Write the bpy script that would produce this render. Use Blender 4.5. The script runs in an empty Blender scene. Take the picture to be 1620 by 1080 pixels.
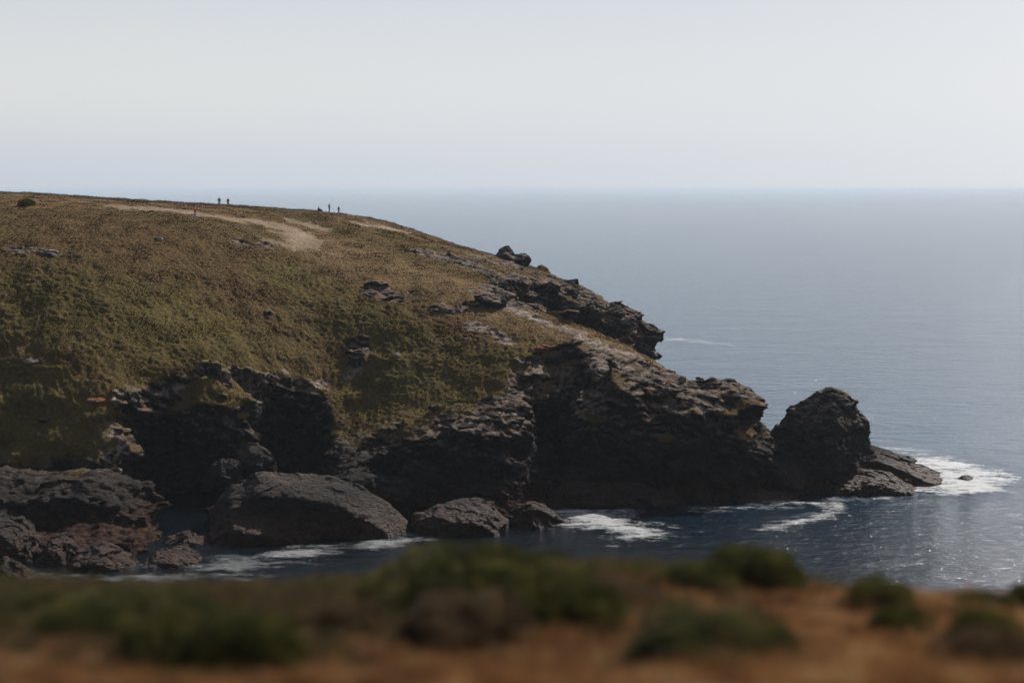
import bpy, bmesh, math, random
import numpy as np
from mathutils import Vector, Matrix

# ------------------------------------------------------------------ camera
SC = bpy.context.scene
COL = SC.collection
PITCH = math.atan(240 / 2250)
CAMZ = 40.0
cam_d = bpy.data.cameras.new("camera")
cam_d.lens = 50; cam_d.sensor_width = 36; cam_d.sensor_fit = 'HORIZONTAL'
cam_d.clip_start = 0.5; cam_d.clip_end = 60000
cam_d.dof.use_dof = True
cam_d.dof.focus_distance = 214
cam_d.dof.aperture_fstop = 0.14
cam_d.dof.aperture_blades = 0
cam = bpy.data.objects.new("camera", cam_d); COL.objects.link(cam)
cam.location = (0, 0, CAMZ)
cam.rotation_euler = (math.pi / 2 - PITCH, 0, 0)
SC.camera = cam

# ------------------------------------------------------------------ light
SUN_EL, SUN_AZ = math.radians(41), math.radians(43)     # azimuth from +Y towards +X
HAZE = 8.5e-5; SKY = 0.075; HORIZON_AIR = (3.2, 1.65, -0.9); HIGH_AIR = (1.5, 2.6, 4.2)
world = bpy.data.worlds.new("World"); SC.world = world; world.use_nodes = True
wn = world.node_tree; wn.nodes.clear()
w_out = wn.nodes.new('ShaderNodeOutputWorld')
w_bg = wn.nodes.new('ShaderNodeBackground')
w_sky = wn.nodes.new('ShaderNodeTexSky')
w_sky.sky_type = 'NISHITA'; w_sky.sun_disc = False
w_sky.sun_elevation = SUN_EL; w_sky.sun_rotation = SUN_AZ
w_sky.altitude = 0; w_sky.air_density = 1.0; w_sky.dust_density = 2.0; w_sky.ozone_density = 1.0
def _wm(op, a, b):
    x = wn.nodes.new('ShaderNodeMath'); x.operation = op
    for i, v in enumerate((a, b)):
        if hasattr(v, 'is_linked'): wn.links.new(v, x.inputs[i])
        else: x.inputs[i].default_value = v
    return x.outputs[0]
w_tc = wn.nodes.new('ShaderNodeTexCoord'); w_sep = wn.nodes.new('ShaderNodeSeparateXYZ'); w_com = wn.nodes.new('ShaderNodeCombineXYZ')
wn.links.new(w_tc.outputs['Generated'], w_sep.inputs[0])
w_z = _wm('MAXIMUM', w_sep.outputs['Z'], 0.0)
wn.links.new(w_sep.outputs['X'], w_com.inputs[0]); wn.links.new(w_sep.outputs['Y'], w_com.inputs[1])
wn.links.new(_wm('MULTIPLY_ADD', w_z, 0.85), w_com.inputs[2])
w_com.inputs[2].links[0].from_node.inputs[2].default_value = 0.16       # the murky lowest degrees of the sky model are skipped
wn.links.new(w_com.outputs[0], w_sky.inputs['Vector'])
w_hs = wn.nodes.new('ShaderNodeHueSaturation')
w_hs.inputs['Saturation'].default_value = 0.5
wn.links.new(w_sky.outputs[0], w_hs.inputs['Color'])
# bright milky air low over the sea
def _glow(width, col):
    g = _wm('MULTIPLY', w_z, 1 / width); g = _wm('POWER', g, 2.0); g = _wm('EXPONENT', _wm('MULTIPLY', g, -1.0), 0.0)
    v = wn.nodes.new('ShaderNodeVectorMath'); v.operation = 'SCALE'; v.inputs[0].default_value = col; wn.links.new(g, v.inputs['Scale']); return v.outputs[0]
w_ad = wn.nodes.new('ShaderNodeVectorMath'); wn.links.new(_glow(0.19, HORIZON_AIR), w_ad.inputs[0]); wn.links.new(_glow(0.50, HIGH_AIR), w_ad.inputs[1])
w_ad2 = wn.nodes.new('ShaderNodeVectorMath'); wn.links.new(w_ad.outputs[0], w_ad2.inputs[0]); wn.links.new(_glow(0.05, (-2.2, -1.75, -0.5)), w_ad2.inputs[1]); w_ad = w_ad2
w_fw = _wm('MULTIPLY_ADD', w_sep.outputs['Y'], 0.5); w_fw.node.inputs[2].default_value = 0.5; w_fw = _wm('POWER', w_fw, 3.0)
w_rt = _wm('MULTIPLY_ADD', w_sep.outputs['X'], -1.3); w_rt.node.inputs[2].default_value = 1.0
w_gl = _wm('MULTIPLY', w_fw, w_rt)
w_mx = wn.nodes.new('ShaderNodeMix'); w_mx.data_type = 'RGBA'; w_mx.blend_type = 'ADD'; w_mx.inputs[0].default_value = 1
w_sc = wn.nodes.new('ShaderNodeVectorMath'); w_sc.operation = 'SCALE'; wn.links.new(w_ad.outputs[0], w_sc.inputs[0])
wn.links.new(w_gl, w_sc.inputs['Scale'])
wn.links.new(w_hs.outputs[0], w_mx.inputs[6]); wn.links.new(w_sc.outputs[0], w_mx.inputs[7])
wn.links.new(w_mx.outputs[2], w_bg.inputs['Color'])
w_bg.inputs['Strength'].default_value = SKY
wn.links.new(w_bg.outputs[0], w_out.inputs['Surface'])

sun_d = bpy.data.lights.new("sun", 'SUN'); sun_d.energy = 5.0; sun_d.angle = math.radians(0.5)
sun_d.color = (1.0, 0.94, 0.86)
sun = bpy.data.objects.new("sun", sun_d); COL.objects.link(sun)
sun_dir = Vector((math.cos(SUN_EL) * math.sin(SUN_AZ), math.cos(SUN_EL) * math.cos(SUN_AZ), math.sin(SUN_EL)))
sun.rotation_euler = (-sun_dir).to_track_quat('-Z', 'Y').to_euler()
sun.location = (60, 60, 90)
SC.view_settings.view_transform = 'Standard'; SC.view_settings.look = 'None'
SC.view_settings.exposure = 0.0; SC.view_settings.gamma = 1.0
SC.cycles.max_bounces = 6; SC.cycles.diffuse_bounces = 2; SC.cycles.glossy_bounces = 3
SC.cycles.transparent_max_bounces = 24; SC.cycles.volume_bounces = 1
SC.cycles.use_adaptive_sampling = True

# ------------------------------------------------------------------ helpers
random.seed(7); RNG = np.random.default_rng(7)
CT, ST = math.cos(PITCH), math.sin(PITCH)
def at(px, py, Y):
    """point of the place seen at photo pixel (px, py), Y metres out"""
    u = (px - 810) / 2250; v = (540 - py) / 2250
    dy = CT + v * ST; dz = -ST + v * CT
    t = Y / dy
    return (u * t, Y, CAMZ + dz * t)
def on_z(px, py, z=0.0):
    u = (px - 810) / 2250; v = (540 - py) / 2250
    dy = CT + v * ST; dz = -ST + v * CT
    t = (z - CAMZ) / dz
    return (u * t, dy * t, z)

# --- vectorised gradient noise
_perm = RNG.permutation(256).astype(np.int32); _perm = np.concatenate([_perm, _perm, _perm])
_g = RNG.normal(size=(256, 3)).astype(np.float32); _g /= np.linalg.norm(_g, axis=1)[:, None]
def noise3(x, y, z):
    x = np.asarray(x, np.float32); y = np.asarray(y, np.float32); z = np.asarray(z, np.float32)
    xi = np.floor(x).astype(np.int32); yi = np.floor(y).astype(np.int32); zi = np.floor(z).astype(np.int32)
    xf = x - xi; yf = y - yi; zf = z - zi
    xi &= 255; yi &= 255; zi &= 255
    u = xf * xf * xf * (xf * (xf * 6 - 15) + 10); v = yf * yf * yf * (yf * (yf * 6 - 15) + 10); w = zf * zf * zf * (zf * (zf * 6 - 15) + 10)
    def gr(a, b, c):
        h = _perm[_perm[_perm[(xi + a) & 255] + ((yi + b) & 255)] + ((zi + c) & 255)]
        g = _g[h]
        return g[..., 0] * (xf - a) + g[..., 1] * (yf - b) + g[..., 2] * (zf - c)
    x00 = gr(0, 0, 0); x00 = x00 + u * (gr(1, 0, 0) - x00)
    x10 = gr(0, 1, 0); x10 = x10 + u * (gr(1, 1, 0) - x10)
    x01 = gr(0, 0, 1); x01 = x01 + u * (gr(1, 0, 1) - x01)
    x11 = gr(0, 1, 1); x11 = x11 + u * (gr(1, 1, 1) - x11)
    y0 = x00 + v * (x10 - x00); y1 = x01 + v * (x11 - x01)
    return (y0 + w * (y1 - y0)) * 1.6
def fbm(x, y, z, o=3, g=0.5):
    s = 0; a = 1; f = 1
    for i in range(o):
        s = s + a * noise3(x * f + 13.1 * i, y * f + 7.7 * i, z * f + 3.3 * i); a *= g; f *= 2.03
    return s
def sstep(a, b, x):
    t = np.clip((x - a) / (b - a), 0, 1); return t * t * (3 - 2 * t)
def poly_sd(X, Z, poly):
    """signed distance, positive inside"""
    P = np.array(poly, float); n = len(P)
    d2 = np.full(X.shape, 1e18); inside = np.zeros(X.shape, bool)
    for i in range(n):
        ax, az = P[i]; bx, bz = P[(i + 1) % n]
        ex, ez = bx - ax, bz - az
        t = np.clip(((X - ax) * ex + (Z - az) * ez) / (ex * ex + ez * ez + 1e-12), 0, 1)
        d2 = np.minimum(d2, (X - ax - t * ex) ** 2 + (Z - az - t * ez) ** 2)
        c = ((az > Z) != (bz > Z)) & (X < (bx - ax) * (Z - az) / (bz - az + 1e-12) + ax)
        inside ^= c
    return np.where(inside, 1, -1) * np.sqrt(d2)
def smax(a, b, k):
    h = np.clip(0.5 + 0.5 * (a - b) / k, 0, 1)
    return b + (a - b) * h + k * h * (1 - h)

def surface_nets(F, org, h):
    nx, ny, nz = F.shape
    S = F > 0
    c = np.zeros((nx - 1, ny - 1, nz - 1), np.int8)
    for dx in (0, 1):
        for dy in (0, 1):
            for dz in (0, 1):
                c += S[dx:nx - 1 + dx, dy:ny - 1 + dy, dz:nz - 1 + dz]
    act = (c > 0) & (c < 8)
    I, J, K = np.nonzero(act)
    idx = np.full(act.shape, -1, np.int32); idx[I, J, K] = np.arange(len(I))
    acc = np.zeros((len(I), 3)); cnt = np.zeros(len(I))
    corners = [(a, b, d) for a in (0, 1) for b in (0, 1) for d in (0, 1)]
    for a in corners:
        for ax in range(3):
            if a[ax]: continue
            b = list(a); b[ax] = 1
            fa = F[I + a[0], J + a[1], K + a[2]].astype(float); fb = F[I + b[0], J + b[1], K + b[2]].astype(float)
            m = (fa > 0) != (fb > 0)
            t = np.where(m, fa / (fa - fb + 1e-12), 0)
            p = np.array([a] * len(I), float); p[:, ax] = t
            acc[m] += p[m]; cnt[m] += 1
    V = np.stack([I, J, K], 1) + acc / cnt[:, None]
    V = np.array(org) + V * h
    quads = []
    for ax in range(3):
        o = [slice(None)] * 3; o2 = [slice(None)] * 3
        o[ax] = slice(0, -1); o2[ax] = slice(1, None)
        A = S[tuple(o)]; B = S[tuple(o2)]
        x = np.nonzero(A != B); sgn = A[x]
        x = list(x)
        u, v = [(1, 2), (2, 0), (0, 1)][ax]
        ok = (x[u] > 0) & (x[v] > 0) & (x[u] < F.shape[u] - 1) & (x[v] < F.shape[v] - 1)
        x = [q[ok] for q in x]; sgn = sgn[ok]
        def cell(du, dv):
            q = [x[0].copy(), x[1].copy(), x[2].copy()]; q[u] = q[u] + du; q[v] = q[v] + dv
            return idx[q[0], q[1], q[2]]
        q = np.stack([cell(-1, -1), cell(0, -1), cell(0, 0), cell(-1, 0)], 1)
        q[~sgn] = q[~sgn][:, ::-1]
        quads.append(q)
    Q = np.concatenate(quads); Q = Q[(Q >= 0).all(1)]
    return V, Q
def mesh_np(name, V, Q):
    me = bpy.data.meshes.new(name)
    V = np.asarray(V, np.float32); Q = np.asarray(Q, np.int32); k = Q.shape[1]
    me.vertices.add(len(V)); me.vertices.foreach_set('co', V.ravel())
    me.loops.add(Q.size); me.loops.foreach_set('vertex_index', Q.ravel())
    me.polygons.add(len(Q)); me.polygons.foreach_set('loop_start', np.arange(0, Q.size, k, dtype=np.int32))
    me.update(calc_edges=True)
    return me
def subdivide(me, levels):
    o = bpy.data.objects.new("tmp", me); COL.objects.link(o)
    m = o.modifiers.new("s", 'SUBSURF'); m.levels = levels; m.render_levels = levels
    dg = bpy.context.evaluated_depsgraph_get(); dg.update()
    r = bpy.data.meshes.new_from_object(o.evaluated_get(dg))
    bpy.data.objects.remove(o); bpy.data.meshes.remove(me)
    return r
def get_vn(me):
    n = len(me.vertices)
    V = np.empty(n * 3, np.float32); me.vertices.foreach_get('co', V)
    N = np.empty(n * 3, np.float32); me.vertex_normals.foreach_get('vector', N)
    return V.reshape(-1, 3), N.reshape(-1, 3)
def set_v(me, V):
    me.vertices.foreach_set('co', np.asarray(V, np.float32).ravel()); me.update()
def attr(me, name, val):
    a = me.attributes.new(name, 'FLOAT', 'POINT'); a.data.foreach_set('value', np.asarray(val, np.float32))
def smooth(me, flag=True):
    me.polygons.foreach_set('use_smooth', np.full(len(me.polygons), flag))
def link(name, me, mat=None, parent=None, **props):
    me.name = name
    o = bpy.data.objects.new(name, me); COL.objects.link(o)
    if mat: me.materials.clear(); me.materials.append(mat)
    if parent: o.parent = parent
    for k, v in props.items(): o[k] = v
    return o

DIP = Matrix.Rotation(math.radians(14), 3, 'Y') @ Matrix.Rotation(math.radians(-9), 3, 'X')
DIPN = np.array(DIP)
_jit = RNG.uniform(-.42, .42, (256, 3)).astype(np.float32); _rnd = RNG.uniform(-1, 1, 256).astype(np.float32)
def blocks(q, size, flat=1.8):
    """piecewise flat facets: every block of the jointed rock tilts and stands out on its own"""
    p = (q / size).astype(np.float32); p[:, 2] *= flat
    b0 = np.floor(p).astype(np.int32); best = np.full(len(p), 9e9, np.float32); val = np.zeros(len(p), np.float32)
    for a in (-1, 0, 1):
        for b in (-1, 0, 1):
            for c in (-1, 0, 1):
                cc = b0 + np.array([a, b, c], np.int32)
                h = _perm[_perm[_perm[cc[:, 0] & 255] + (cc[:, 1] & 255)] + (cc[:, 2] & 255)]
                r = p - (cc + .5 + _jit[h]); d = (r * r).sum(1); m = d < best
                best[m] = d[m]; val[m] = (_g[h[m]] * r[m]).sum(1) * 1.1 + _rnd[h[m]] * .45
    return val
def rock_disp(V, N, amp=1.0, fine=True):
    """ledges, joints and crumbling of layered schist, as offsets along the normal and outwards"""
    q = V @ DIPN
    x, y, z = q[:, 0], q[:, 1], q[:, 2]
    z = z + 0.9 * noise3(x * .13, y * .13, z * .1) + .25 * noise3(x * .6, y * .6, z * .4)
    d = 0
    for L, w in ((2.6, .60), (1.15, .42), (.5, .22)) + (((.24, .07),) if fine else ()):
        n = noise3(x * .28 / L, y * .28 / L, z / L)
        d = d + w * np.tanh(3.2 * n)
    wq = q + np.stack([noise3(x * .5, y * .5, z * .5 + k) for k in (0, 30, 60)], 1) * .5
    d = d * .5 + 1.1 * blocks(wq, 4.6) + .5 * blocks(wq + 50, 1.7) + .2 * blocks(wq + 90, .8)
    # blocky joints
    n1 = np.abs(noise3(x * .35, y * .35, z * .18)); d = d - .55 * np.exp(-(n1 / .07) ** 2)
    n2 = np.abs(noise3(x * .9 + 9, y * .9, z * .5)); d = d - .22 * np.exp(-(n2 / .09) ** 2)
    d = d + .35 * fbm(x * .5, y * .5, z * .7, 4, .6)
    out = N.copy(); out[:, 2] *= .35
    return out * (d * amp)[:, None]

# ------------------------------------------------------------------ materials
class NT:
    def __init__(s, name):
        s.m = bpy.data.materials.new(name); s.m.use_nodes = True; s.t = s.m.node_tree; s.t.nodes.clear()
        s.out = s.n('ShaderNodeOutputMaterial'); s.b = s.n('ShaderNodeBsdfPrincipled')
        s.l(s.b.outputs[0], s.out.inputs[0])
        s.tc = s.n('ShaderNodeTexCoord')
    def n(s, t, **k):
        x = s.t.nodes.new(t)
        for a, v in k.items(): setattr(x, a, v)
        return x
    def l(s, a, b): s.t.links.new(a, b)
    def noise(s, scale, detail=4, rough=.55, sc=(1, 1, 1), rot=(0, 0, 0), off=(0, 0, 0), kind='noise'):
        mp = s.n('ShaderNodeMapping'); mp.inputs['Scale'].default_value = sc; mp.inputs['Rotation'].default_value = rot; mp.inputs['Location'].default_value = off
        s.l(s.tc.outputs['Object'], mp.inputs[0])
        if kind == 'noise':
            t = s.n('ShaderNodeTexNoise'); t.inputs['Detail'].default_value = detail; t.inputs['Roughness'].default_value = rough; o = t.outputs[0]
        else:
            t = s.n('ShaderNodeTexVoronoi', feature=kind); o = t.outputs['Distance']
        t.inputs['Scale'].default_value = scale
        s.l(mp.outputs[0], t.inputs['Vector'])
        return o
    def ramp(s, f, pts):
        r = s.n('ShaderNodeValToRGB'); e = r.color_ramp.elements
        while len(e) < len(pts): e.new(.5)
        for i, (p, c) in enumerate(pts):
            e[i].position = p; e[i].color = (c[0], c[1], c[2], 1) if not isinstance(c, (int, float)) else (c, c, c, 1)
        s.l(f, r.inputs[0]); return r.outputs[0]
    def mix(s, f, a, b, mode='MIX'):
        x = s.n('ShaderNodeMix', data_type='RGBA', blend_type=mode)
        for v, i in ((f, 0), (a, 6), (b, 7)):
            if hasattr(v, 'links') or hasattr(v, 'is_linked'): s.l(v, x.inputs[i])
            elif i == 0: x.inputs[0].default_value = v
            else: x.inputs[i].default_value = (*v, 1)
        return x.outputs[2]
    def math(s, op, a, b=0.0, c=None, clamp=False):
        x = s.n('ShaderNodeMath', operation=op, use_clamp=clamp)
        for i, v in enumerate((a, b) + ((c,) if c is not None else ())):
            if hasattr(v, 'is_linked'): s.l(v, x.inputs[i])
            else: x.inputs[i].default_value = v
        return x.outputs[0]
    def at(s, name):
        a = s.n('ShaderNodeAttribute', attribute_name=name); return a.outputs['Fac']
    def bump(s, h, dist, strength=1.0, prev=None):
        b = s.n('ShaderNodeBump'); b.inputs['Distance'].default_value = dist; b.inputs['Strength'].default_value = strength
        s.l(h, b.inputs['Height'])
        if prev: s.l(prev, b.inputs['Normal'])
        return b.outputs[0]

ROCKROT = (math.radians(9), math.radians(-14), 0)
def rock_color(t):
    n1 = t.noise(.22, 5, .6, sc=(1, 1, 2.2), rot=ROCKROT)
    n2 = t.noise(1.6, 5, .65, sc=(.5, .5, 2.2), rot=ROCKROT)
    c = t.ramp(n1, [(.3, (.020, .019, .019)), (.5, (.034, .031, .030)), (.7, (.062, .054, .049))])
    c2 = t.ramp(n2, [(.3, (.012, .012, .013)), (.55, (.040, .037, .034)), (.8, (.12, .105, .095))])
    c = t.mix(.55, c, c2)
    # pale lichen on faces that look up, also painting in their sunlight, orange crust here and there (both grow on the rock)
    geo = t.n('ShaderNodeNewGeometry'); sx = t.n('ShaderNodeSeparateXYZ'); t.l(geo.outputs['Normal'], sx.inputs[0])
    sp = t.n('ShaderNodeSeparateXYZ'); t.l(geo.outputs['Position'], sp.inputs[0])
    up = t.ramp(sx.outputs['Z'], [(.25, 0), (.8, 1)])
    lich_sun = t.ramp(t.noise(.9, 6, .7), [(.41, 0), (.58, 1)])
    f = t.math('MULTIPLY', up, lich_sun)
    hi = t.n('ShaderNodeMapRange'); hi.inputs['From Min'].default_value = 5; hi.inputs['From Max'].default_value = 11
    t.l(sp.outputs['Z'], hi.inputs['Value'])
    f = t.math('MULTIPLY', f, hi.outputs[0]); f = t.math('MULTIPLY', f, .75)
    c = t.mix(f, c, (.30, .24, .195))
    org = t.ramp(t.noise(.5, 5, .7, off=(31, 5, 2)), [(.58, 0), (.68, 1)])
    f2 = t.math('MULTIPLY', t.math('MULTIPLY', org, up), t.math('MULTIPLY', hi.outputs[0], .8))
    c = t.mix(f2, c, (.30, .105, .035))
    c = t.mix(t.math('MULTIPLY', t.math('MULTIPLY', t.at('pale'), .85), t.ramp(t.noise(1.3, 5, .7), [(.44, 0), (.56, 1)])), c, (.40, .345, .30))
    # tidal band: brown weed and wet stone
    lo = t.n('ShaderNodeMapRange'); lo.inputs['From Min'].default_value = 5.0; lo.inputs['From Max'].default_value = 2.6
    t.l(t.math('ADD', sp.outputs['Z'], t.math('MULTIPLY', t.noise(.5, 3), 1.5)), lo.inputs['Value'])
    c = t.mix(t.math('MULTIPLY', lo.outputs[0], .75), c, t.ramp(t.noise(1.2, 4), [(.35, (.028, .016, .012)), (.65, (.085, .042, .028))]))
    c = t.mix(1.0, c, (1.04, 1.0, .97), 'MULTIPLY')
    return c, lo.outputs[0]
def rock_bump(t):
    h = t.math('ADD', t.noise(1.4, 8, .65, sc=(.45, .45, 2), rot=ROCKROT), t.math('MULTIPLY', t.noise(4.5, 6, .6, sc=(.6, .6, 1.5), rot=ROCKROT), .4))
    ck = t.ramp(t.noise(.75, sc=(.55, .55, 1.7), rot=ROCKROT, kind='DISTANCE_TO_EDGE'), [(0, 0), (.10, 1)])
    ck2 = t.ramp(t.noise(2.2, sc=(.5, .5, 1.6), rot=ROCKROT, off=(3, 1, 7), kind='DISTANCE_TO_EDGE'), [(0, 0), (.12, 1)])
    h = t.math('ADD', h, t.math('ADD', t.math('MULTIPLY', ck, .08), t.math('MULTIPLY', ck2, .04)))
    return t.bump(h, .9)
t = NT("schist_rock"); c, wet = rock_color(t); t.l(c, t.b.inputs['Base Color'])
t.l(t.ramp(wet, [(0, .88), (1, .45)]), t.b.inputs['Roughness']); t.b.inputs['Specular IOR Level'].default_value = .22
t.l(rock_bump(t), t.b.inputs['Normal']); M_ROCK = t.m

t = NT("headland_ground")
rc, wet = rock_color(t)
g1 = t.noise(.035, 4, .6); g2 = t.noise(.35, 6, .7, sc=(1, .6, 1)); g3 = t.noise(2.2, 5, .7, sc=(.7, 1, 1.2))
veg = t.ramp(g1, [(.36, (.078, .046, .026)), (.47, (.078, .055, .028)), (.55, (.075, .062, .026)), (.66, (.068, .066, .024))])
veg2 = t.ramp(g2, [(.30, (.034, .028, .018)), (.47, (.072, .055, .028)), (.6, (.080, .066, .028)), (.74, (.125, .085, .045))])
veg = t.mix(.5, veg, veg2)
veg3 = t.ramp(g3, [(.3, (.035, .033, .016)), (.5, (.060, .050, .024)), (.72, (.11, .085, .04))])
veg = t.mix(.42, veg, veg3)
veg = t.mix(t.math('MULTIPLY', t.at('green'), .6), veg, t.ramp(g3, [(.3, (.030, .034, .013)), (.5, (.066, .066, .022)), (.75, (.12, .115, .038))]))
veg = t.mix(t.math('MULTIPLY', t.at('dry'), .85), veg, t.ramp(g2, [(.35, (.09, .066, .036)), (.6, (.13, .105, .066)), (.75, (.19, .155, .11))]))
VEGT = (1.66, 1.36, 1.08)
veg = t.mix(1.0, veg, VEGT, 'MULTIPLY')
veg = t.mix(t.math('MULTIPLY', t.math('MULTIPLY', t.at('path'), t.ramp(g3, [(.35, .35), (.6, 1)])), .62), veg, t.ramp(g2, [(.35, (.27, .215, .165)), (.65, (.46, .375, .30))]))
c = t.mix(t.at('rock'), veg, rc)
t.l(c, t.b.inputs['Base Color']); t.b.inputs['Roughness'].default_value = .92; t.b.inputs['Specular IOR Level'].default_value = .12
hv = t.math('ADD', t.noise(1.1, 6, .7, sc=(1, .7, 1)), t.math('MULTIPLY', t.noise(3.5, 4, .6), .5))
bv = t.bump(hv, .5); rb = rock_bump(t)
mx = t.n('ShaderNodeMix', data_type='VECTOR'); t.l(t.at('rock'), mx.inputs[0]); t.l(bv, mx.inputs[4]); t.l(rb, mx.inputs[5]); t.l(mx.outputs[1], t.b.inputs['Normal'])
M_LAND = t.m

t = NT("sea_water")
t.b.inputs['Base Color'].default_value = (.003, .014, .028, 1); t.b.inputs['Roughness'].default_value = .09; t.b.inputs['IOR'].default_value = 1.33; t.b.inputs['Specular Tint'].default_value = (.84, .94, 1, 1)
w1 = t.noise(.055, 3, .5, sc=(.6, 1.3, 1), rot=(0, 0, .25)); w2 = t.noise(.30, 4, .6, sc=(.5, 1.2, 1), rot=(0, 0, .15)); w3 = t.noise(1.5, 4, .65, sc=(.6, 1.2, 1), rot=(0, 0, -.1))
w4 = t.noise(.7, 3, .6, sc=(.8, 1.2, 1), rot=(0, 0, .5))
b = t.bump(w1, .6); b = t.bump(w2, .62, prev=b); b = t.bump(w4, .26, prev=b); b = t.bump(w3, .20, prev=b)
# cliff shade and reflection painted into the water colour close in, deep blue water farther out
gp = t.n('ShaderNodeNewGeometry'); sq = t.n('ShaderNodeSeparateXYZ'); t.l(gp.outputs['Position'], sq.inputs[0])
shade_fade = t.math('ADD', sq.outputs['Y'], t.math('ADD', t.math('MULTIPLY', sq.outputs['X'], .8), t.math('MULTIPLY', t.noise(.04, 3), 30)))
t.l(t.ramp(t.math('MULTIPLY', t.math('SUBTRACT', shade_fade, 175), 1 / 120, clamp=True), [(0, (.002, .005, .008)), (.35, (.005, .016, .030)), (1, (.016, .058, .108))]), t.b.inputs['Base Color'])
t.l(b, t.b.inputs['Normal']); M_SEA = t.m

# ------------------------------------------------------------------ headland: plan of the shore and height of the land
def P(px, Y): return ((px - 810) / 2250 * Y * 1.003, Y)
shore = [P(*q) for q in [(-900, 158), (-300, 161), (0, 165), (120, 167), (225, 167), (262, 170), (266, 174), (240, 178), (212, 181), (205, 184), (250, 186), (300, 185),
    (345, 183), (400, 181), (435, 183), (425, 190), (400, 194.5), (470, 196), (500, 194), (500, 187), (480, 181), (540, 178), (600, 177.5), (700, 178), (790, 179), (850, 180),
    (862, 186), (872, 193), (900, 190), (915, 182), (960, 181), (1080, 180), (1150, 181), (1205, 183), (1222, 188), (1222, 195), (1190, 203), (1110, 208),
    (1050, 212), (980, 219), (900, 225), (865, 230), (900, 236), (960, 236), (1030, 236), (1062, 240), (1050, 250), (980, 262), (900, 282), (760, 310), (500, 330), (100, 345), (-900, 360)]]
# how steeply the coast climbs from the water (px, Y, slope)
steep = [(0, 165, 1.5), (262, 170, 2.0), (205, 185, 5.0), (300, 186, 3.6), (430, 183, 2.6), (450, 196, 5.5), (540, 178, 1.25), (640, 178, 1.5), (790, 179, 1.7), (868, 190, 3.2),
         (960, 181, 2.4), (1100, 180, 2.4), (1215, 186, 2.6), (1110, 208, 1.5), (980, 219, 1.1), (870, 230, 2.6), (1000, 236, 3.2), (1055, 243, 3.0), (980, 262, 1.8), (700, 315, 1.2), (100, 345, 1.2)]
top = [(-500, 520, 185), (-500, 400, 205), (-500, 318, 250), (0, 755, 172), (0, 650, 177), (0, 550, 186), (0, 450, 196), (0, 380, 210), (0, 335, 230), (0, 308, 258),
    (150, 738, 173), (150, 640, 177.5), (150, 540, 186.5), (150, 440, 198), (150, 372, 213), (150, 340, 232), (180, 316, 268),
    (240, 775, 172), (240, 600, 184.5), (300, 560, 189.5), (300, 480, 200), (300, 400, 212), (300, 352, 225), (330, 326, 282),
    (320, 590, 188), (380, 620, 187), (425, 690, 184), (450, 565, 198), (450, 480, 208), (450, 410, 221), (450, 362, 239), (450, 336, 282),
    (545, 580, 201), (520, 700, 187), (555, 640, 195), (600, 600, 197), (600, 520, 206), (600, 440, 219), (600, 395, 234), (620, 353, 272),
    (620, 680, 186), (700, 640, 191), (700, 560, 200), (700, 500, 208), (700, 440, 222), (700, 387, 264), (780, 650, 188),
    (800, 600, 193), (800, 540, 201), (800, 482, 213), (800, 440, 238), (790, 408, 257), (880, 592, 193), (900, 550, 199), (900, 516, 207), (860, 440, 252), (910, 452, 248), (930, 475, 246),
    (980, 565, 194), (980, 546, 200), (1040, 578, 197), (1060, 603, 197), (1130, 604, 193), (1205, 626, 191), (1000, 520, 243), (960, 490, 245), (700, 430, 320), (300, 345, 340), (-500, 335, 340)]
TP = np.array([at(*q) for q in top])
def tps_fit(P_, smooth_=2.0):
    n = len(P_); d = np.linalg.norm(P_[:, None, :2] - P_[None, :, :2], axis=2)
    K = np.where(d > 0, d * d * np.log(d + 1e-9), 0) + smooth_ * np.eye(n)
    A = np.zeros((n + 3, n + 3)); A[:n, :n] = K; A[:n, n] = 1; A[:n, n + 1:] = P_[:, :2]; A[n, :n] = 1; A[n + 1:, :n] = P_[:, :2].T
    return np.linalg.solve(A, np.concatenate([P_[:, 2], [0, 0, 0]]))
TW = tps_fit(TP)
def tps(x, y):
    r = TW[-3] + TW[-2] * x + TW[-1] * y
    for i in range(len(TP)):
        d2 = (x - TP[i, 0]) ** 2 + (y - TP[i, 1]) ** 2
        r = r + TW[i] * .5 * d2 * np.log(d2 + 1e-9)
    return r
SP = np.array([[*P(a, b), k] for a, b, k in steep])
def idw(x, y):
    s = 0; w = 0
    for a, b, k in SP:
        q = 1 / ((x - a) ** 2 + (y - b) ** 2 + 4) ** 1.5; s = s + q * k; w = w + q
    return s / w
rim_px = [(172, 652), (188, 638), (215, 626), (262, 613), (312, 608), (326, 598), (345, 592), (400, 594), (470, 604), (498, 624), (520, 610), (548, 602), (575, 575)]
def land_height(X, Y):
    d = poly_sd(X, Y, shore)
    d = d + 1.6 * noise3(X * .11, Y * .11, X * 0) + .8 * noise3(X * .31, Y * .31, X * 0 + 4)
    k = idw(X, Y)
    cl = np.where(d > 0, d * k, d * 1.0)
    cl = cl + 1.2 * noise3(X * .2, Y * .2, X * 0 + 8)
    zt = tps(X, Y)
    rim = []
    for a, b in rim_px:
        for yy in np.arange(165, 235, .3):
            q = at(a, b, yy)
            if float(tps(q[0], q[1])) > q[2]: break
        rim.append(q[:2])
    rim += [P(575, 240), P(60, 240), (rim[0][0] - 12, rim[0][1] + 2)]
    cl = np.maximum(cl, (poly_sd(X, Y, rim) + .5 * noise3(X * .5, Y * .5, X * 0 + 1)) * 14 + 6)
    return -smax(-zt, -cl, 1.5), zt      # soft minimum

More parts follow.
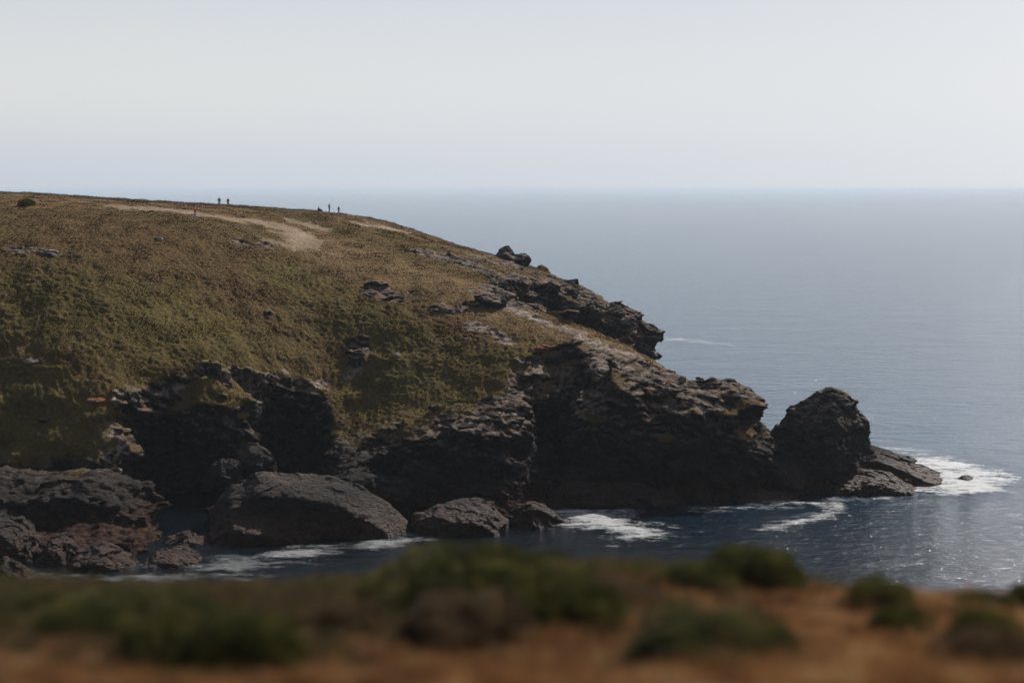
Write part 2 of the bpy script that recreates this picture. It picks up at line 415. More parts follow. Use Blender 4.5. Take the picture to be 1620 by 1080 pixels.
HV = 0.44
gx = np.arange(-134, 44, HV); gy = np.arange(146, 345, HV); gz = np.arange(-2.5, 42.5, HV)
GX, GY = np.meshgrid(gx, gy, indexing='ij')
HM, ZT = land_height(GX, GY)
for poly_, hgt, sl in (([(-200, 163), (120, 163), (258, 166), (262, 186), (338, 186), (340, 164), (520, 166), (640, 169), (700, 170), (800, 171), (868, 176), (1000, 182), (1000, 200), (200, 197), (-200, 175)], 3.4, 1.0),
                       ([(-200, 152), (60, 152), (240, 154), (250, 170), (-200, 175)], 1.3, .8)):
    dd = poly_sd(GX, GY, [P(*q) for q in poly_]) + 1.5 * noise3(GX * .16, GY * .16, GX * 0 + 2)
    HM = np.maximum(HM, np.minimum(dd * sl, hgt * (1 + .75 * noise3(GX * .13, GY * .13, GX * 0 + 6)) + .9 * noise3(GX * .35, GY * .35, GX * 0 + 9)) + .02 * (GY - 165))
g0, g1_ = np.gradient(HM, HV); NRM = np.sqrt(1 + g0 ** 2 + g1_ ** 2)
def hl(x, y):
    i = np.clip(np.round((np.asarray(x) - gx[0]) / HV).astype(int), 0, len(gx) - 1); j = np.clip(np.round((np.asarray(y) - gy[0]) / HV).astype(int), 0, len(gy) - 1)
    return HM[i, j]

def pillow(X, Z3, Yc, T, R, poly_px, xs, ys, zs, lean=0.0):
    """a rock mass: outline standing at distance Yc, T metres half thick, rounded over R"""
    pts = [(at(px, py, Yc)[0], at(px, py, Yc)[2]) for px, py in poly_px]
    A, B = np.meshgrid(xs, zs, indexing='ij')
    d = poly_sd(A, B, pts)
    hT = T * np.clip(d / R, 0, 1) ** .8
    yy = np.abs(ys[None, :, None] - Yc - lean * (B[:, None, :]))
    return np.minimum(d[:, None, :] , (hT[:, None, :] - yy) * .8 + 0 * d[:, None, :])

F = ((HM / NRM)[:, :, None] - gz[None, None, :] / NRM[:, :, None]).astype(np.float32)
lumps = [
  # (Yc, half thickness, rounding, outline px)
  (168, 7, 2, [(-60, 740), (60, 748), (160, 742), (215, 762), (262, 792), (266, 830), (240, 850), (150, 856), (-60, 860)]),          # lower left nose
  (187, 4, 3, [(240, 640), (318, 590), (360, 612), (405, 645), (432, 700), (434, 730), (400, 740), (370, 735), (345, 770), (330, 830), (250, 830)]),  # spur between the coves
  (180.5, 6, 2.6, [(610, 700), (640, 668), (720, 640), (800, 640), (840, 670), (838, 760), (800, 812), (700, 812), (640, 790)]),       # middle rock face
  (188, 7, 3.4, [(905, 640), (960, 575), (1060, 598), (1130, 600), (1180, 608), (1212, 624), (1212, 636), (1192, 662), (1212, 700), (1222, 730), (1200, 790), (1100, 812), (930, 812), (885, 740)]),  # right buttress
  (195, 4, 3, [(800, 622), (845, 598), (890, 600), (900, 640), (870, 665), (820, 655)]),
  (243, 4, 3, [(870, 447), (912, 446), (916, 466), (935, 480), (950, 520), (1000, 560), (1040, 590), (900, 600), (870, 520)]),
]
for Yc, T, R, poly in lumps:
    i0, i1 = 0, len(gx)
    j0 = max(0, int((Yc - T - 2 - gy[0]) / HV)); j1 = min(len(gy), int((Yc + T + 2 - gy[0]) / HV))
    G = pillow(None, None, Yc, T, R, poly, gx, gy[j0:j1], gz).astype(np.float32)
    F[:, j0:j1, :] = smax(F[:, j0:j1, :], G, 1.0)
# hollows worn into the coves
def carve(c, r):
    global F
    e = ((gx[:, None, None] - c[0]) / r[0]) ** 2 + ((gy[None, :, None] - c[1]) / r[1]) ** 2 + ((gz[None, None, :] - c[2]) / r[2]) ** 2
    F = np.minimum(F, (np.sqrt(e) - 1) * min(r)).astype(np.float32)
carve(at(262, 740, 180), (5.5, 7, 7.5))
carve(at(302, 790, 176), (4.5, 10, 8.0))
carve(at(455, 690, 189), (5.2, 7, 9.0))
carve(at(870, 690, 184), (2.8, 6, 8.0))
carve(at(690, 830, 170), (6.5, 5, 5.0))
# large warps only where it is steep
st = sstep(.5, 1.6, np.sqrt(g0 ** 2 + g1_ ** 2))[:, :, None]
near = np.abs(F) < 3
I, J, K = np.nonzero(near)
w = 1.5 * noise3(gx[I] * .17, gy[J] * .17, gz[K] * .22) + .7 * noise3(gx[I] * .4, gy[J] * .4, gz[K] * .6)
F[I, J, K] += (w * (.12 + .88 * st[I, J, 0])).astype(np.float32)
V, Q = surface_nets(F, (gx[0], gy[0], gz[0]), HV)
del near, I, J, K, w, F
me = mesh_np("headland", V, Q); me = subdivide(me, 1)

# named ground patches, in plan
def curve_dist(X, Y, pts):
    d = np.full(X.shape, 1e9)
    for (ax, ay), (bx, by) in zip(pts[:-1], pts[1:]):
        ex, ey = bx - ax, by - ay
        t_ = np.clip(((X - ax) * ex + (Y - ay) * ey) / (ex * ex + ey * ey), 0, 1)
        d = np.minimum(d, np.hypot(X - ax - t_ * ex, Y - ay - t_ * ey))
    return d
def raycast(px, py, y0=150, y1=345, lift=0.0):
    """where the sight line through a photo pixel meets the land"""
    ys = np.arange(y0, y1, .25); pts = np.array([at(px, py, y) for y in ys])
    ok = (pts[:, 0] > gx[0]) & (pts[:, 0] < gx[-1]) & (ys > gy[0])
    hit = np.nonzero(ok & (hl(pts[:, 0], pts[:, 1]) + lift > pts[:, 2]))[0]
    i = hit[0] if len(hit) else -1
    return pts[i]
def plan(lst): return [tuple(raycast(a, b)[:2]) for a, b in lst]
paths = [(plan([(200, 328), (330, 342), (400, 350), (450, 362), (480, 380)]), 2.7), (plan([(430, 384), (490, 392), (540, 406)]), .6), (plan([(560, 352), (600, 359), (645, 368)]), 1.3),
         (plan([(470, 350), (510, 362)]), 1.2)]
drys = [(plan([(0, 311), (100, 315), (200, 321), (330, 330)]), 9), (plan([(0, 318), (150, 326), (330, 340), (450, 360), (540, 400), (620, 430), (700, 450), (800, 490)]), 7), (plan([(560, 350), (650, 372), (740, 396), (780, 405)]), 5),
        (plan([(820, 500), (900, 530), (980, 556)]), 3)]
greens = [(plan([(30, 480), (150, 500), (300, 520)]), 9), (plan([(600, 590), (680, 600), (720, 620)]), 4.5), (plan([(740, 570), (860, 580)]), 4), (plan([(500, 395), (600, 430)]), 3), (plan([(40, 640), (110, 690)]), 5), (plan([(450, 430), (650, 530)]), 5)]
rockp = [([(690, 405), (740, 420), (800, 440), (850, 470), (800, 475)], 5.0), ([(590, 455), (620, 470)], 1.6), ([(640, 468), (700, 465)], .7), ([(380, 383), (430, 390)], 1.0), ([(690, 490), (750, 484)], 1.2),
         ([(740, 515), (800, 540)], .9), ([(800, 485), (900, 525), (980, 560), (1040, 578)], 1.0), ([(20, 395), (80, 402)], .9), ([(30, 570), (60, 572)], .7), ([(950, 575), (985, 590)], 1.6),
         ([(560, 545), (575, 570)], 1.3), ([(60, 660), (110, 668)], .6), ([(145, 640), (185, 690)], 1.2), ([(1000, 572), (1060, 602)], 3.2), ([(1060, 608), (1130, 608), (1205, 630)], 7), ([(0, 800), (120, 800), (230, 810)], 5.5), ([(940, 610), (1000, 650), (1100, 660)], 5.5), ([(640, 690), (720, 665), (800, 640), (850, 640)], 2.0), ([(0, 768), (120, 765), (230, 785)], 4), ([(180, 700), (200, 740)], 1.5), ([(890, 452), (930, 480)], 5), ([(750, 408), (840, 430), (880, 445)], 2.0)]
def finish_land(me):
    V, N = get_vn(me); x, y, z = V.T
    nz = N[:, 2]
    n = fbm(x * .12, y * .12, z * .12, 4)
    wob = 1.6 * fbm(x * .25, y * .25, z * .25, 3, .6)
    rock = sstep(.60, .44, nz + .12 * n)
    rock = np.maximum(rock, sstep(7.5, 5.0, z + 1.5 * n))
    rp = np.zeros_like(rock)
    for pts, w in rockp:
        d = curve_dist(x, y, plan(pts))
        rp = np.maximum(rp, sstep(w + .4, w - .5, d + wob * .9))
    rock = np.maximum(rock, rp * sstep(-.5, .1, n + .35 + 0 * n))
    pale = np.zeros_like(rock)
    for pts, w in ((plan(rim_px), .45), (plan([(145, 640), (160, 690), (180, 735)]), 1.3), (plan([(400, 640), (430, 700)]), .8), (plan([(740, 515), (800, 540)]), 1.0), (plan([(800, 485), (900, 525), (980, 560), (1040, 578)]), 1.3), (plan([(950, 575), (985, 592)]), 1.8),
                   (plan([(820, 600), (890, 598)]), 1.2)):
        pale = np.maximum(pale, sstep(w + .8, w - .6, curve_dist(x, y, pts) + wob * .6 + 1.2 * np.maximum(0, np.interp(x, *np.array(sorted((q[0], float(hl(*q))) for q in pts)).T) - 1.2 - z)))
    rock = np.maximum(rock, pale * sstep(-.15, .15, noise3(x * .6, y * .6, z * .6)))
    rock = np.maximum(rock, ((x / y > -.125) & (x / y < .03) & (y < 188)) * sstep(1.0, -1.0, z - np.interp(x / y, [-.12, -.084, -.049, -.013, .022], [7.0, 8.6, 11.4, 13.0, 15.5]) + wob))
    rock = np.maximum(rock, ((x / y < -.24) & (y < 172)) * 1.0)
    rock = rock * (1 - .95 * sstep(-.278, -.295, x / y + .008 * wob) * sstep(6.0, 8.0, z + .8 * wob) * sstep(205, 195, y))
    attr(me, 'pale', pale)
    pth = np.zeros_like(rock)
    for pts, w in paths: pth = np.maximum(pth, sstep(w + 2.4, w - 1.8, curve_dist(x, y, pts) + wob * 1.4))
    dry = np.zeros_like(rock)
    for pts, w in drys: dry = np.maximum(dry, sstep(w + 3, w * .4, curve_dist(x, y, pts) + wob * 2))
    grn = np.zeros_like(rock)
    for pts, w in greens: grn = np.maximum(grn, sstep(w + 3, w * .3, curve_dist(x, y, pts) + wob * 2))
    veg = 1 - rock
    D = rock_disp(V, N, 1.0) * (rock * np.where(rp > .3, .9, 1.0) * (1 - .5 * np.clip(pale, 0, 1)))[:, None]
    # heather cushions
    a = np.abs(noise3(x * 1.1 + .4 * z, y * .8, z * .6)); b_ = noise3(x * .5, y * .4, z * .4); c_ = noise3(x * 2.3, y * 1.9, z * 1.7)
    hh = (.30 * (.35 - a) + .20 * b_ + .14 * c_) * veg * (1 - .85 * pth) * (1 - .4 * dry)
    D = D + N * hh[:, None]
    set_v(me, V + D)
    attr(me, 'rock', rock); attr(me, 'path', pth * veg); attr(me, 'dry', dry * veg); attr(me, 'green', grn * veg)
    smooth(me)
finish_land(me)
link("headland", me, M_LAND, kind='structure')
Vh, Nh = get_vn(me); ra = np.empty(len(Vh), np.float32); me.attributes['rock'].data.foreach_get('value', ra)
pa = np.empty(len(Vh), np.float32); me.attributes['path'].data.foreach_get('value', pa)
t = NT("heath_tufts")
g1 = t.noise(.035, 4, .6); g2 = t.noise(.35, 6, .7, sc=(1, .6, 1)); g3 = t.noise(2.2, 5, .7)
veg = t.mix(.5, t.ramp(g1, [(.36, (.078, .046, .026)), (.47, (.078, .055, .028)), (.55, (.075, .062, .026)), (.66, (.068, .066, .024))]), t.ramp(g2, [(.30, (.034, .028, .018)), (.47, (.072, .055, .028)), (.6, (.080, .066, .028)), (.74, (.125, .085, .045))]))
veg = t.mix(.45, veg, t.ramp(g3, [(.3, (.045, .040, .019)), (.5, (.07, .058, .027)), (.72, (.12, .095, .045))]))
veg = t.mix(t.math('MULTIPLY', t.at('green'), .6), veg, t.ramp(g3, [(.3, (.030, .034, .013)), (.5, (.066, .066, .022)), (.75, (.12, .115, .038))]))
veg = t.mix(t.math('MULTIPLY', t.at('dry'), .8), veg, t.ramp(g2, [(.35, (.09, .066, .036)), (.6, (.13, .105, .066)), (.75, (.19, .155, .11))]))
veg = t.mix(1.0, veg, VEGT, 'MULTIPLY'); t.l(veg, t.b.inputs['Base Color']); t.b.inputs['Roughness'].default_value = .9; t.b.inputs['Specular IOR Level'].default_value = .1; M_TUFT = t.m

cand = np.nonzero((ra < .45) & (pa < .35) & (Vh[:, 0] / Vh[:, 1] > -.42) & (Vh[:, 1] < 300) & (Vh[:, 2] > 3))[0]
cand = RNG.choice(cand, min(420000, len(cand)), replace=False)
Ct = Vh[cand] + RNG.uniform(-.12, .12, (len(cand), 3)); Dt = Nh[cand] * .55 + RNG.normal(size=Ct.shape) * .35 + np.array([.75, -.25, -.12])
sz = RNG.uniform(.08, .21, len(Ct)) * (1 + .8 * noise3(Ct[:, 0] * .3, Ct[:, 1] * .3, Ct[:, 2] * .3))
def leaves_mesh(name, C_, D_, L, Wd):
    """one narrow kite leaf per centre C_, pointing along D_"""
    n = len(C_); D_ = D_ / (np.linalg.norm(D_, axis=1)[:, None] + 1e-9)
    r = RNG.normal(size=(n, 3)); s_ = np.cross(D_, r); s_ /= np.linalg.norm(s_, axis=1)[:, None] + 1e-9
    L = L[:, None]; Wd = Wd[:, None]
    V_ = np.stack([C_, C_ + D_ * L * .45 + s_ * Wd, C_ + D_ * L, C_ + D_ * L * .45 - s_ * Wd], 1).reshape(-1, 3)
    return mesh_np(name, V_, np.arange(4 * n).reshape(-1, 4))
mt = leaves_mesh("tufts", Ct, Dt, sz, sz * .3)
for an in ('green', 'dry'):
    q = np.empty(len(Vh), np.float32); me.attributes[an].data.foreach_get('value', q); attr(mt, an, np.repeat(q[cand], 4))
link("heath_tufts", mt, M_TUFT, kind='stuff', label="low heath and grass tufts covering the headland slope")

# ------------------------------------------------------------------ sea
s = 30000
me = bpy.data.meshes.new("sea"); me.from_pydata([(-s, -200, 0), (s, -200, 0), (s, s, 0), (-s, s, 0)], [], [(0, 1, 2, 3)])
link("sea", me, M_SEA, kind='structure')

# ------------------------------------------------------------------ single rocks
def rock_thing(name, parts, label, cat, h=.35, levels=2, amp=.6, group=None, mat=None, warp=.5):
    """parts: (distance, half thickness, rounding, outline as photo pixels)"""
    W = []
    for Yc, T, R, poly in parts:
        p = np.array([at(a, b, Yc) for a, b in poly]); W.append((Yc, T, R, poly, p))
    allp = np.concatenate([w_[4] for w_ in W])
    x0, x1 = allp[:, 0].min() - 2, allp[:, 0].max() + 2
    z0, z1 = max(allp[:, 2].min() - 1.5, -2.5), allp[:, 2].max() + 2
    y0 = min(w_[0] - w_[1] for w_ in W) - 2; y1 = max(w_[0] + w_[1] for w_ in W) + 2
    xs, ys, zs = np.arange(x0, x1, h), np.arange(y0, y1, h), np.arange(z0, z1, h)
    F_ = None
    for Yc, T, R, poly, p in W:
        G_ = pillow(None, None, Yc, T, R, poly, xs, ys, zs)
        F_ = G_ if F_ is None else smax(F_, G_, .5)
    X_, Y_, Z_ = np.meshgrid(xs, ys, zs, indexing='ij')
    F_ = F_ + .15 + warp * (.9 * noise3(X_ * .3, Y_ * .3, Z_ * .4) + .45 * noise3(X_ * .8, Y_ * .8, Z_ * 1.1)) * min(1, (x1 - x0) / 12)
    c_ = np.array([(x0 + x1) / 2, (y0 + y1) / 2, max(z0, 0)])
    V_, Q_ = surface_nets(F_.astype(np.float32), (x0, y0, z0), h)
    m_ = mesh_np(name, V_, Q_); m_ = subdivide(m_, levels)
    V_, N_ = get_vn(m_); V_ = V_ + rock_disp(V_, N_, amp)
    set_v(m_, V_ - c_); smooth(m_)
    o = link(name, m_, mat or M_ROCK, label=label, category=cat); o.location = c_
    if group: o['group'] = group
    return o
rock_thing("sea_stack", [(191, 5.5, 6, [(1200, 722), (1226, 680), (1252, 645), (1270, 636), (1288, 626), (1312, 615), (1342, 622), (1356, 645), (1370, 668), (1376, 708), (1400, 745), (1428, 795), (1195, 805)]),
    (187.5, 3.5, 3, [(1195, 730), (1215, 690), (1240, 715), (1290, 740), (1330, 770), (1340, 795), (1195, 800)])],
    "tall dark pointed sea stack at the tip of the headland", "sea stack", amp=.42, warp=.3)
rock_thing("tidal_reef", [(195, 5.5, 1.3, [(1340, 712), (1362, 702), (1395, 708), (1425, 721), (1450, 735), (1492, 746), (1480, 765), (1430, 775), (1330, 780)]),
    (188, 4, 1.4, [(1285, 775), (1322, 750), (1370, 740), (1412, 750), (1445, 768), (1455, 785), (1280, 792)])],
    "low red-brown reef running out from the sea stack into white surf", "reef", h=.3, amp=.4, warp=.25)
rock_thing("rock_ledge", [(183, 3, 1.8, [(1140, 800), (1165, 778), (1200, 771), (1240, 778), (1262, 792), (1250, 810), (1130, 815)])],
    "low brown ledge at the foot of the right end of the cliff", "rock ledge", h=.3, amp=.4)
rock_thing("rock_ledge", [(179.5, 3, 2.2, [(865, 790), (890, 768), (950, 762), (1010, 768), (1060, 770), (1085, 790), (1080, 815), (860, 815)])],
    "long grey ledge under the big right-hand cliff, beside the dark cleft", "rock ledge", h=.3, amp=.5)
rock_thing("whaleback_rock", [(166, 5, 1.6, [(335, 805), (365, 772), (415, 748), (490, 750), (560, 766), (612, 796), (640, 822), (662, 852), (655, 890), (325, 890)]),
    (161.5, 3.5, 1.3, [(325, 835), (370, 806), (430, 815), (490, 838), (545, 862), (560, 885), (320, 885)])],
    "long rounded dark rock at the water's edge with pale sunlit back", "rock", amp=.28)
rock_thing("shore_rock", [(166, 4, 1.6, [(655, 820), (690, 795), (740, 789), (775, 797), (800, 820), (812, 850), (800, 870), (650, 870)])],
    "humped dark rock right of the long rounded rock, its right shoulder sunlit", "rock", amp=.35)
rock_thing("shore_rock", [(168, 3, 2, [(800, 830), (815, 805), (845, 792), (868, 806), (880, 825), (950, 842), (1000, 850), (990, 862), (790, 862)])],
    "low reddish rock trailing into the foam below the dark cleft", "rock", h=.3, amp=.4)
for n_, (Yc, T, R, poly, lab) in enumerate([
    (153, 3.5, 1.1, [(-40, 830), (0, 812), (30, 822), (55, 842), (64, 880), (60, 925), (-50, 925)], "tall grey boulder at the left edge below the rounded cliff nose"),
    (151.5, 2.2, 1.1, [(62, 880), (75, 848), (98, 842), (120, 862), (130, 900), (110, 925), (60, 925)], "upright grey boulder second from the left along the shore"),
    (150, 3.0, 1.1, [(105, 890), (125, 870), (165, 860), (205, 872), (222, 892), (215, 915), (100, 915)], "flat pinkish boulder in the middle of the left shore"),
    (151, 3.0, 1.1, [(222, 890), (245, 868), (280, 864), (315, 876), (330, 892), (320, 910), (220, 910)], "tan low boulder nearest the grey surf on the left"),
    (145, 2.2, 2, [(-20, 900), (10, 880), (40, 895), (60, 915), (55, 945), (-20, 945)], "dark boulder lowest in the left corner of the shore")]):
    rock_thing("shore_boulder", [(Yc, T, R, poly)], lab, "boulder", h=.25, amp=.4, group="boulders along the left shore")
rock_thing("shore_rock", [(159.5, 3, 1.2, [(255, 872), (270, 850), (300, 842), (335, 850), (350, 870), (345, 888), (255, 888)])], "low dark rock closing the gap between the cliff nose and the long rounded rock", "rock", h=.3, amp=.4)
rock_thing("boulder", [(181.5, 2.2, 2.2, [(368, 730), (372, 712), (395, 701), (420, 708), (434, 730), (430, 752), (372, 752)])], "rounded pale-topped boulder at the foot of the spur between the coves", "boulder", h=.2, amp=.3)
rock_thing("boulder", [(179.5, 2.2, 2, [(325, 760), (335, 735), (358, 724), (378, 732), (384, 755), (375, 775), (325, 775)])], "dim boulder lower left of the rounded pale-topped boulder", "boulder", h=.2, amp=.3)
rock_thing("rock_crag", [(258, 1.8, 1.5, [(770, 402), (785, 402), (792, 393), (800, 390), (808, 393), (814, 401), (828, 400), (836, 404), (837, 413), (830, 424), (812, 420), (790, 416)])],
    "small dark knobbly crag standing out on the skyline above the sea", "crag", h=.25, levels=2, amp=.35, warp=.5)
rock_thing("boulder", [(255, .7, .5, [(862, 440), (868, 436), (878, 437), (880, 442), (870, 446), (860, 446)])], "tiny dark rock on the far ridge right of the skyline crag", "boulder", h=.12, levels=1, amp=.15)
rock_thing("rock_crag", [(247, 2.2, 1.5, [(868, 449), (890, 445), (912, 443), (916, 452), (914, 468), (922, 482), (880, 482), (866, 462)])],
    "square brown crag on the far ridge, left of the jagged headland end", "crag", h=.25, amp=.4, warp=.6)
rock_thing("jagged_crag", [(241, 3.6, 2.6, [(928, 500), (930, 482), (940, 478), (958, 482), (976, 477), (992, 485), (1012, 493), (1019, 497), (1016, 504), (1024, 512), (1038, 520), (1051, 525), (1051, 536), (1040, 541), (1032, 546), (1034, 556),
    (1043, 560), (1038, 568), (1020, 572), (1010, 600), (930, 600)])], "jagged dark crag with an overhanging snout at the sea end of the far ridge", "crag", h=.3, amp=.55, warp=.6)
rock_thing("dark_block", [(212, 1.6, 1.0, [(756, 470), (770, 466), (800, 468), (803, 480), (798, 492), (770, 494), (758, 484)])], "dark square block with an orange lichen corner on the rocky slope", "boulder", h=.2, amp=.3, warp=.5)

rock_thing("awash_rock", [(202, 1.2, .6, [(1433, 728), (1438, 724), (1446, 724), (1452, 729), (1440, 733)])], "little dark rock behind the reef at the upper edge of the surf", "rock", h=.2, levels=1, amp=.12, warp=.2)
rock_thing("awash_rock", [(194, 1.2, .6, [(1517, 757), (1524, 752), (1534, 752), (1540, 757), (1528, 762)])], "little rock awash in the middle of the white surf, farthest right", "rock", h=.2, levels=1, amp=.12, warp=.2)
t = NT("orange_lichen_rock"); t.l(t.ramp(t.noise(2.5, 5, .7), [(.36, (.06, .05, .045)), (.48, (.26, .085, .03)), (.7, (.42, .19, .10))]), t.b.inputs['Base Color'])
t.b.inputs['Roughness'].default_value = .9; t.l(rock_bump(t), t.b.inputs['Normal']); M_ORANGE = t.m
t = NT("pale_rock"); t.l(t.ramp(t.noise(2.0, 5, .7), [(.35, (.07, .06, .055)), (.5, (.28, .25, .225)), (.7, (.5, .47, .43))]), t.b.inputs['Base Color'])
t.b.inputs['Roughness'].default_value = .9; t.l(rock_bump(t), t.b.inputs['Normal']); M_PALE = t.m
def small_rock(px, py, w, hgt, label, mat, tilt=0):
    p = raycast(px, py); sc_ = p[1] / 2250; a, b = w * sc_ / 2, hgt * sc_ * 1.1
    n_ = 9; poly = [(px + math.cos(q) * w / 2, py - math.sin(q) * hgt / 2 - tilt * math.cos(q)) for q in np.linspace(0, 6.283, n_, endpoint=False)]
    return rock_thing("boulder", [(float(p[1]), max(a * .8, .4), min(a, b) * .8, poly)], label, "boulder", h=max(.1, a / 9), levels=1, amp=.14, mat=mat, warp=.35)
small_rock(856, 551, 24, 7, "orange lichened flat rock in the grass below the near ridge", M_ORANGE)
small_rock(826, 553, 14, 7, "small tan stone just left of the orange flat rock on the lower grass", M_ORANGE)
small_rock(152, 634, 32, 9, "orange lichened slab at the top left of the dark cave", M_ORANGE)
small_rock(139, 669, 11, 8, "small pale stone on the green slope beneath the orange slab", M_PALE)
small_rock(70, 664, 18, 8, "dark stone on the green slope left of the cave", M_ROCK)
small_rock(738, 540, 16, 6, "white-topped stone in the grass in the middle of the slope", M_PALE, 1)
small_rock(629, 563, 9, 6, "small white stone at the top of the green hollow", M_PALE)
small_rock(251, 379, 9, 4, "lone white stone high on the brown slope below the walker in red", M_PALE)
small_rock(48, 573, 22, 8, "pale rough stone far left, halfway down the green slope", M_PALE, 1)
small_rock(84, 401, 22, 6, "flat pale slab high at the left of the slope", M_PALE, -2)

# ------------------------------------------------------------------ foam
t = NT("sea_foam")
n1 = t.noise(.9, 6, .75, sc=(.6, 1.2, 1)); n2 = t.noise(.25, 4, .6, sc=(.6, 1.3, 1))
den = t.math('ADD', t.math('MULTIPLY', t.at('m'), .8), t.math('MULTIPLY', t.math('SUBTRACT', n1, .5), 2.2)); den = t.math('ADD', den, t.math('MULTIPLY', t.math('SUBTRACT', n2, .5), 2.6))
den = t.math('ADD', den, t.math('MULTIPLY', t.math('SUBTRACT', t.noise(2.6, 5, .7), .5), 1.2)); al = t.ramp(den, [(.30, 0), (1.05, 1)])
t.b.inputs['Base Color'].default_value = (.78, .80, .82, 1); t.b.inputs['Roughness'].default_value = .8
t.l(t.math('MULTIPLY', t.math('MULTIPLY', al, t.at('k')), .74), t.b.inputs['Alpha']); t.l(t.bump(n1, .4), t.b.inputs['Normal']); M_FOAM = t.m
def foam(poly_px, label, soft=2.5, k=1.0, gain=1.0, dx=.4):
    w_ = np.array([on_z(a, b, 0) for a, b in poly_px])[:, :2]
    x0, y0 = w_.min(0) - 4; x1, y1 = w_.max(0) + 4
    X_, Y_ = np.meshgrid(np.arange(x0, x1, dx), np.arange(y0, y1, dx), indexing='ij')
    d = poly_sd(X_, Y_, w_); m_ = np.clip(.45 + gain * .5 * d / soft, 0, 1.15)
    nx, ny = X_.shape; id_ = np.arange(nx * ny).reshape(nx, ny)
    q_ = np.stack([id_[:-1, :-1], id_[1:, :-1], id_[1:, 1:], id_[:-1, 1:]], -1).reshape(-1, 4)
    keep = (m_.ravel()[q_] > .01).any(1); q_ = q_[keep]
    Z_ = .06 + .10 * np.clip(m_, 0, 1) * (1 + noise3(X_ * .5, Y_ * .5, X_ * 0))
    me_ = mesh_np("foam", np.stack([X_.ravel(), Y_.ravel(), Z_.ravel()], 1), q_)
    attr(me_, 'm', m_.ravel()); attr(me_, 'k', np.full(m_.size, k)); smooth(me_)
    return link("sea_foam", me_, M_FOAM, kind='stuff', label=label)
foam([(1395, 728), (1445, 720), (1500, 724), (1555, 738), (1600, 752), (1590, 776), (1540, 784), (1480, 780), (1425, 780), (1385, 772), (1400, 750)], "white surf breaking round the end of the low reef", 3.0, 1.0, 1.3)
foam([(1225, 796), (1255, 788), (1290, 794), (1332, 791), (1340, 803), (1318, 818), (1268, 832), (1205, 840), (1235, 826), (1295, 811), (1312, 802), (1280, 800), (1240, 804)], "curved streak of foam before the sea stack", 1.6, .75, 1.0)
foam([(862, 812), (900, 804), (985, 804), (1010, 822), (1055, 838), (1045, 852), (985, 856), (950, 842), (870, 832)], "foam drifting beneath the cleft and the long ledge", 2.5, .8, .8)
foam([(420, 870), (500, 866), (560, 862), (640, 850), (678, 852), (640, 866), (560, 874), (480, 882), (410, 880)], "line of foam along the foot of the long rounded rock", 1.5, .4, 1.0)
foam([(280, 900), (340, 888), (430, 886), (470, 892), (420, 908), (330, 914), (20, 935), (40, 905), (100, 912)], "grey surf among the left shore boulders", 3, .3, .8)
foam([(1050, 536), (1085, 535), (1110, 540), (1160, 546), (1160, 547), (1100, 543), (1050, 538)], "thin foam line on the open sea beyond the jagged crag", 3.5, .45, 1.0, .8)
foam([(1350, 706), (1440, 708), (1470, 716), (1440, 716), (1380, 713)], "thin wash behind the low reef", 1.5, .5, 1.0, .5)
foam([(1080, 803), (1200, 800), (1400, 785), (1420, 790), (1300, 793), (1200, 806), (1090, 808)], "thin foam edge along the foot of the right cliff and stack", 1.2, .5, .9)

# ------------------------------------------------------------------ near slope
def near_z(x, y):
    y = np.asarray(y, float)
    b_ = np.interp(y, [-6, 0, 12, 24, 31, 38, 41, 70, 90], [38.4, 38.2, 35.0, 31.35, 30.25, 29.4, 28.2, 0.0, -3.0])
    b_ = b_ + .35 * noise3(x * .13, y * .13, y * 0 + 3) + .12 * noise3(x * .5, y * .5, y * 0 + 5) - .035 * np.clip(x, 0, 20) * sstep(20, 30, y) - .5 * sstep(-2, -6, x) * sstep(24, 34, y)
    return b_
xs = np.arange(-45, 45, .25); ys = np.arange(-5, 85, .25)
X_, Y_ = np.meshgrid(xs, ys, indexing='ij'); Z_ = near_z(X_, Y_) + .05 * fbm(X_ * 2, Y_ * 2, X_ * 0, 3)
id_ = np.arange(X_.size).reshape(X_.shape)
q_ = np.stack([id_[:-1, :-1], id_[1:, :-1], id_[1:, 1:], id_[:-1, 1:]], -1).reshape(-1, 4)
me = mesh_np("near_slope", np.stack([X_.ravel(), Y_.ravel(), Z_.ravel()], 1), q_); smooth(me)
t = NT("near_slope_soil"); t.l(t.ramp(t.noise(.8, 6, .65), [(.35, (.05, .034, .022)), (.5, (.17, .10, .055)), (.65, (.34, .21, .11))]), t.b.inputs['Base Color'])
t.b.inputs['Roughness'].default_value = .95; t.l(t.bump(t.noise(6, 5, .6), .06), t.b.inputs['Normal'])
link("near_slope", me, t.m, kind='structure')

def leaf_mat(name, pts, sc_=3.0):
    t = NT(name); oi = t.n('ShaderNodeObjectInfo')
    t.l(t.ramp(t.noise(sc_, 4, .6), pts), t.b.inputs['Base Color']); t.b.inputs['Roughness'].default_value = .75; t.b.inputs['Specular IOR Level'].default_value = .2
    tr = t.n('ShaderNodeBsdfTranslucent'); mx = t.n('ShaderNodeMixShader'); mx.inputs[0].default_value = .45
    t.l(t.b.inputs['Base Color'].links[0].from_socket, tr.inputs[0]); t.l(t.b.outputs[0], mx.inputs[1]); t.l(tr.outputs[0], mx.inputs[2]); t.l(mx.outputs[0], t.out.inputs[0])
    return t.m
M_GORSE = leaf_mat("gorse_leaves", [(.35, (.022, .026, .008)), (.5, (.055, .056, .014)), (.7, (.17, .145, .036))])
M_HEATH = leaf_mat("heather_leaves", [(.35, (.055, .035, .022)), (.5, (.095, .065, .032)), (.7, (.18, .115, .06))])
